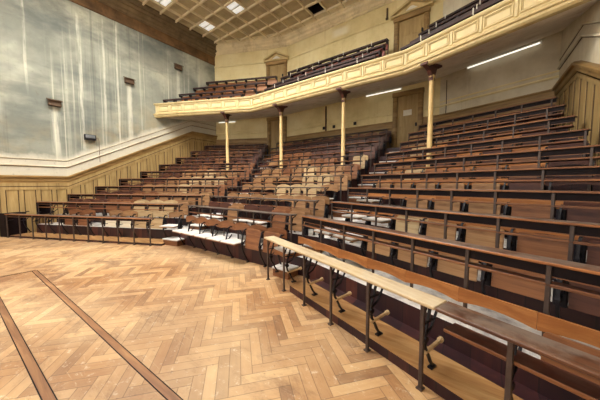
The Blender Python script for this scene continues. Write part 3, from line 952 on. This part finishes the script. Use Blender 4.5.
# ------------------------------------------------------------------ gallery benches
GX = {'L': [(-12.45, -8.75), (-12.45, -8.75), (-12.45, -8.75), (-12.45, -8.75)], 'C': [(-7.55, -2.75), (-7.7, -2.85), (-7.85, -2.95), (-8.0, -3.05)], 'R': [(-2.0, XR - .1), (-1.9, XR - .1), (-1.8, XR - .1), (-1.6, XR - .1)]}
for s in 'LCR':
    for k in range(4):
        t = TB + .20 + k * .715; z = [5.74, 6.22, 6.77, 7.33][k]
        x0, x1 = GX[s][k]; a0, a1 = along(s, t, x0), along(s, t, x1); L = a1 - a0; o = at(s, t, a0)
        d = thing('gallery_bench', 'dark plank bench row on the gallery, %s row of its %s block' % (['lowest', 'second', 'third', 'topmost'][k], BLOCK[s]), 'bench', None, (o.x, o.y, z), ANG[s], 'gallery benches')
        b = MB(); b.extr([(-.06, -.03), (.20, .02), (.20, .05), (-.06, .0)], 0, L); ob('desk_top', b.mesh('gdesk', m_gdesk), d)
        b = MB(); b.box(0, L, -.075, -.055, -.06, .01, 0, .004); ob('front_board', b.mesh('gboard', m_gdesk), d)
        n = round(L / .6); w = L / n
        b = MB(); b.slab_xz(rounded(-w / 2 + .03, w / 2 - .03, -.34, -.06, .02), .12, .145); me = b.mesh('gpanel', m_red if s != 'L' else m_back)
        b = MB(); b.box(-.02, .02, .15, .18, GZ[k] - z, -.0); b.box(-.03, .03, -.05, .16, -.13, -.02, 0, .008)
        mp = b.mesh('gpost', m_iron)
        for i in range(n):
            ob('seat_panel', me, d, ((i + .5) * w, 0, 0))
        for i in range(n + 1):
            ob('post', mp, d, (min(L - .03, max(.03, i * w)), 0, 0))
        if s != 'L':
            b = MB(); b.tube([(0, -.07, -.08), (0, -.08, .07)], .014, 8); me = b.mesh('ghook', m_white)
            for i in range(1, n, 2): ob('hook', me, d, (i * w, 0, 0))

# ------------------------------------------------------------------ fixtures
for (cx, cy, lab) in ((-11.23, 7.65, 'nearest the left corner'), (-9.07, 7.65, 'second from the left corner'), (-11.23, 5.49, 'cut by the upper frame edge')):
    t = thing('ceiling_light', 'square white twin-panel ceiling light in a coffer, ' + lab, 'ceiling light', None, (cx, cy, CEIL), 0, 'coffer lights')
    b = MB(); b.box(-.31, .31, -.31, .31, -.03, 0, 0, .006); hs = ob('housing', b.mesh('housing', m_white), t)
    for sy in (-1, 1):
        b = MB(); b.box(-.28, .28, sy * .16 - .115, sy * .16 + .115, -.055, -.03, 0, .01); ob('diffuser', b.mesh('diffuser', m_tube), hs)

for (y, z, lab) in ((2.19, 4.66, 'lowest of three'), (4.62, 6.24, 'middle one of three'), (6.84, 7.66, 'highest of three')):
    t = thing('wall_box', 'brown metal box with tilted lid on the stained left wall, ' + lab, 'wall box', None, (XW, y, z), 0, 'lidded boxes on the left wall')
    b = MB(); b.box(0, .16, -.17, .17, -.14, .08, 0, .01); ob('body', b.mesh('body', m_lampbox), t)
    b = MB(); b.box(0, .24, -.2, .2, -.012, .012, 0, .004, Matrix.Translation((0, 0, .12)) @ Matrix.Rotation(.35, 4, 'Y')); ob('lid', b.mesh('lid', m_lampbox), t)
t = thing('wall_speaker', 'small dark grey box with cable low on the left wall above the dado', 'speaker', None, (XW, 3.15, 3.55))
b = MB(); b.box(.02, .14, -.18, .18, -.11, .11, 0, .015); ob('body', b.mesh('body', m_iron), t)
b = MB(); b.box(.14, .15, -.15, .15, -.03, .09, 0, .004); ob('grille', b.mesh('grille', simple('grey_grille', srgb(110, 116, 122), .6)), t)
b = MB(); b.tube([(.03, .18, .0), (.02, .28, .02), (.015, .3, -.1), (.012, .3, -.95)], .009, 6); ob('cable', b.mesh('cable', m_lampbox), t)

def tube_lamp(s, xa, xb, t, z, label):
    p, q = pt(s, t, xa), pt(s, t, xb); L = (q - p).length
    r = thing('tube_lamp', label, 'lamp', None, (p.x, p.y, z), ANG[s], 'tube lamps under the gallery')
    b = MB(); b.box(0, L, -.03, .03, 0, .035, 0, .005); bt = ob('batten', b.mesh('batten', m_white), r)
    b = MB(); b.tube([(.03, 0, -.025), (L - .03, 0, -.025)], .016, 10); ob('tube', b.mesh('tube', m_tube2), bt)
    b = MB(); b.box(.0, .03, -.025, .025, -.045, 0); b.box(L - .03, L, -.025, .025, -.045, 0); ob('socket', b.mesh('socket', m_white), bt)


def soff(t, zb): return 4.90 + (t - TB - .05) / (TW - TB - .05) * (zb - 4.90)
for s, xa, xb, t, zb, lab in (('R', -.45, 1.30, TW - .12, 5.73, 'long white fluorescent tube under the gallery at the right back wall'),
                          ('C', -4.1, -2.6, TW - .2, 5.62, 'fluorescent tube under the gallery beside the right aisle door'),
                          ('L', -12.4, -11.4, TW - .1, 5.35, 'fluorescent tube under the gallery near the left wall')):
    tube_lamp(s, xa, xb, t, soff(t, zb) - .04, lab)
yb = P0['C'] + TW
for x, lab in ((-6.30, 'left of three'), (-5.74, 'middle of three'), (-4.66, 'right of three')):
    b = MB(); b.box(-.07, .07, -.03, 0, -.07, .07, 0, .008); b.box(-.04, .04, -.036, -.03, -.04, .04, 0, .004)
    thing('wall_socket', 'small black socket box on the wall under the gallery, ' + lab, 'socket', b.mesh('socket', m_black), (x, yb, 4.47), 0, 'sockets under the gallery')
b = MB(); b.tube([(0, -.03, 4.3), (0, -.03, 5.5)], .035, 10)
thing('wall_pipe', 'dark vertical pipe on the cream wall under the gallery', 'pipe', b.mesh('pipe', m_bracket), (-6.18, yb, 0))
p = pt('R', TW, -1.05); b = MB(); b.tube([(0, -.02, 4.3), (0.01, -.02, 4.7), (0, -.02, 5.5)], .012, 8)
thing('wall_cable', 'thin dark cable hanging on the wall right of the rightmost column', 'cable', b.mesh('cable', m_iron), (p.x, p.y, 0), ANG['R'])
p = pt('C', TW, -3.3); b = MB(); b.box(-.03, .03, -.05, 0, 8.5, 8.95); b.box(-.05, .05, -.07, -.03, 8.5, 8.56)
thing('wall_lamp_bracket', 'small dark bracket on the wall left of the right gallery door', 'bracket', b.mesh('bracket', m_lampbox), (p.x, p.y, 0))

# ------------------------------------------------------------------ world, camera
w = bpy.data.worlds.new('World'); S.world = w; w.use_nodes = True
w.node_tree.nodes['Background'].inputs[0].default_value = (.5, .55, .65, 1); w.node_tree.nodes['Background'].inputs[1].default_value = .3
cam = bpy.data.cameras.new('Camera'); cam.sensor_width = 36; cam.lens = 245.632 / 600 * 36; cam.clip_start = .05; cam.clip_end = 100
co = bpy.data.objects.new('Camera', cam); COL.objects.link(co)
co.location = (0, 0, 1.7)
co.rotation_euler = (math.radians(90 - 3.71), 0, math.radians(35.81))
S.camera = co
S.view_settings.view_transform = 'Standard'; S.view_settings.look = 'None'; S.view_settings.exposure = 0.0; S.view_settings.gamma = 1.0
S.cycles.max_bounces = 8; S.cycles.diffuse_bounces = 5
S.cycles.use_denoising = True
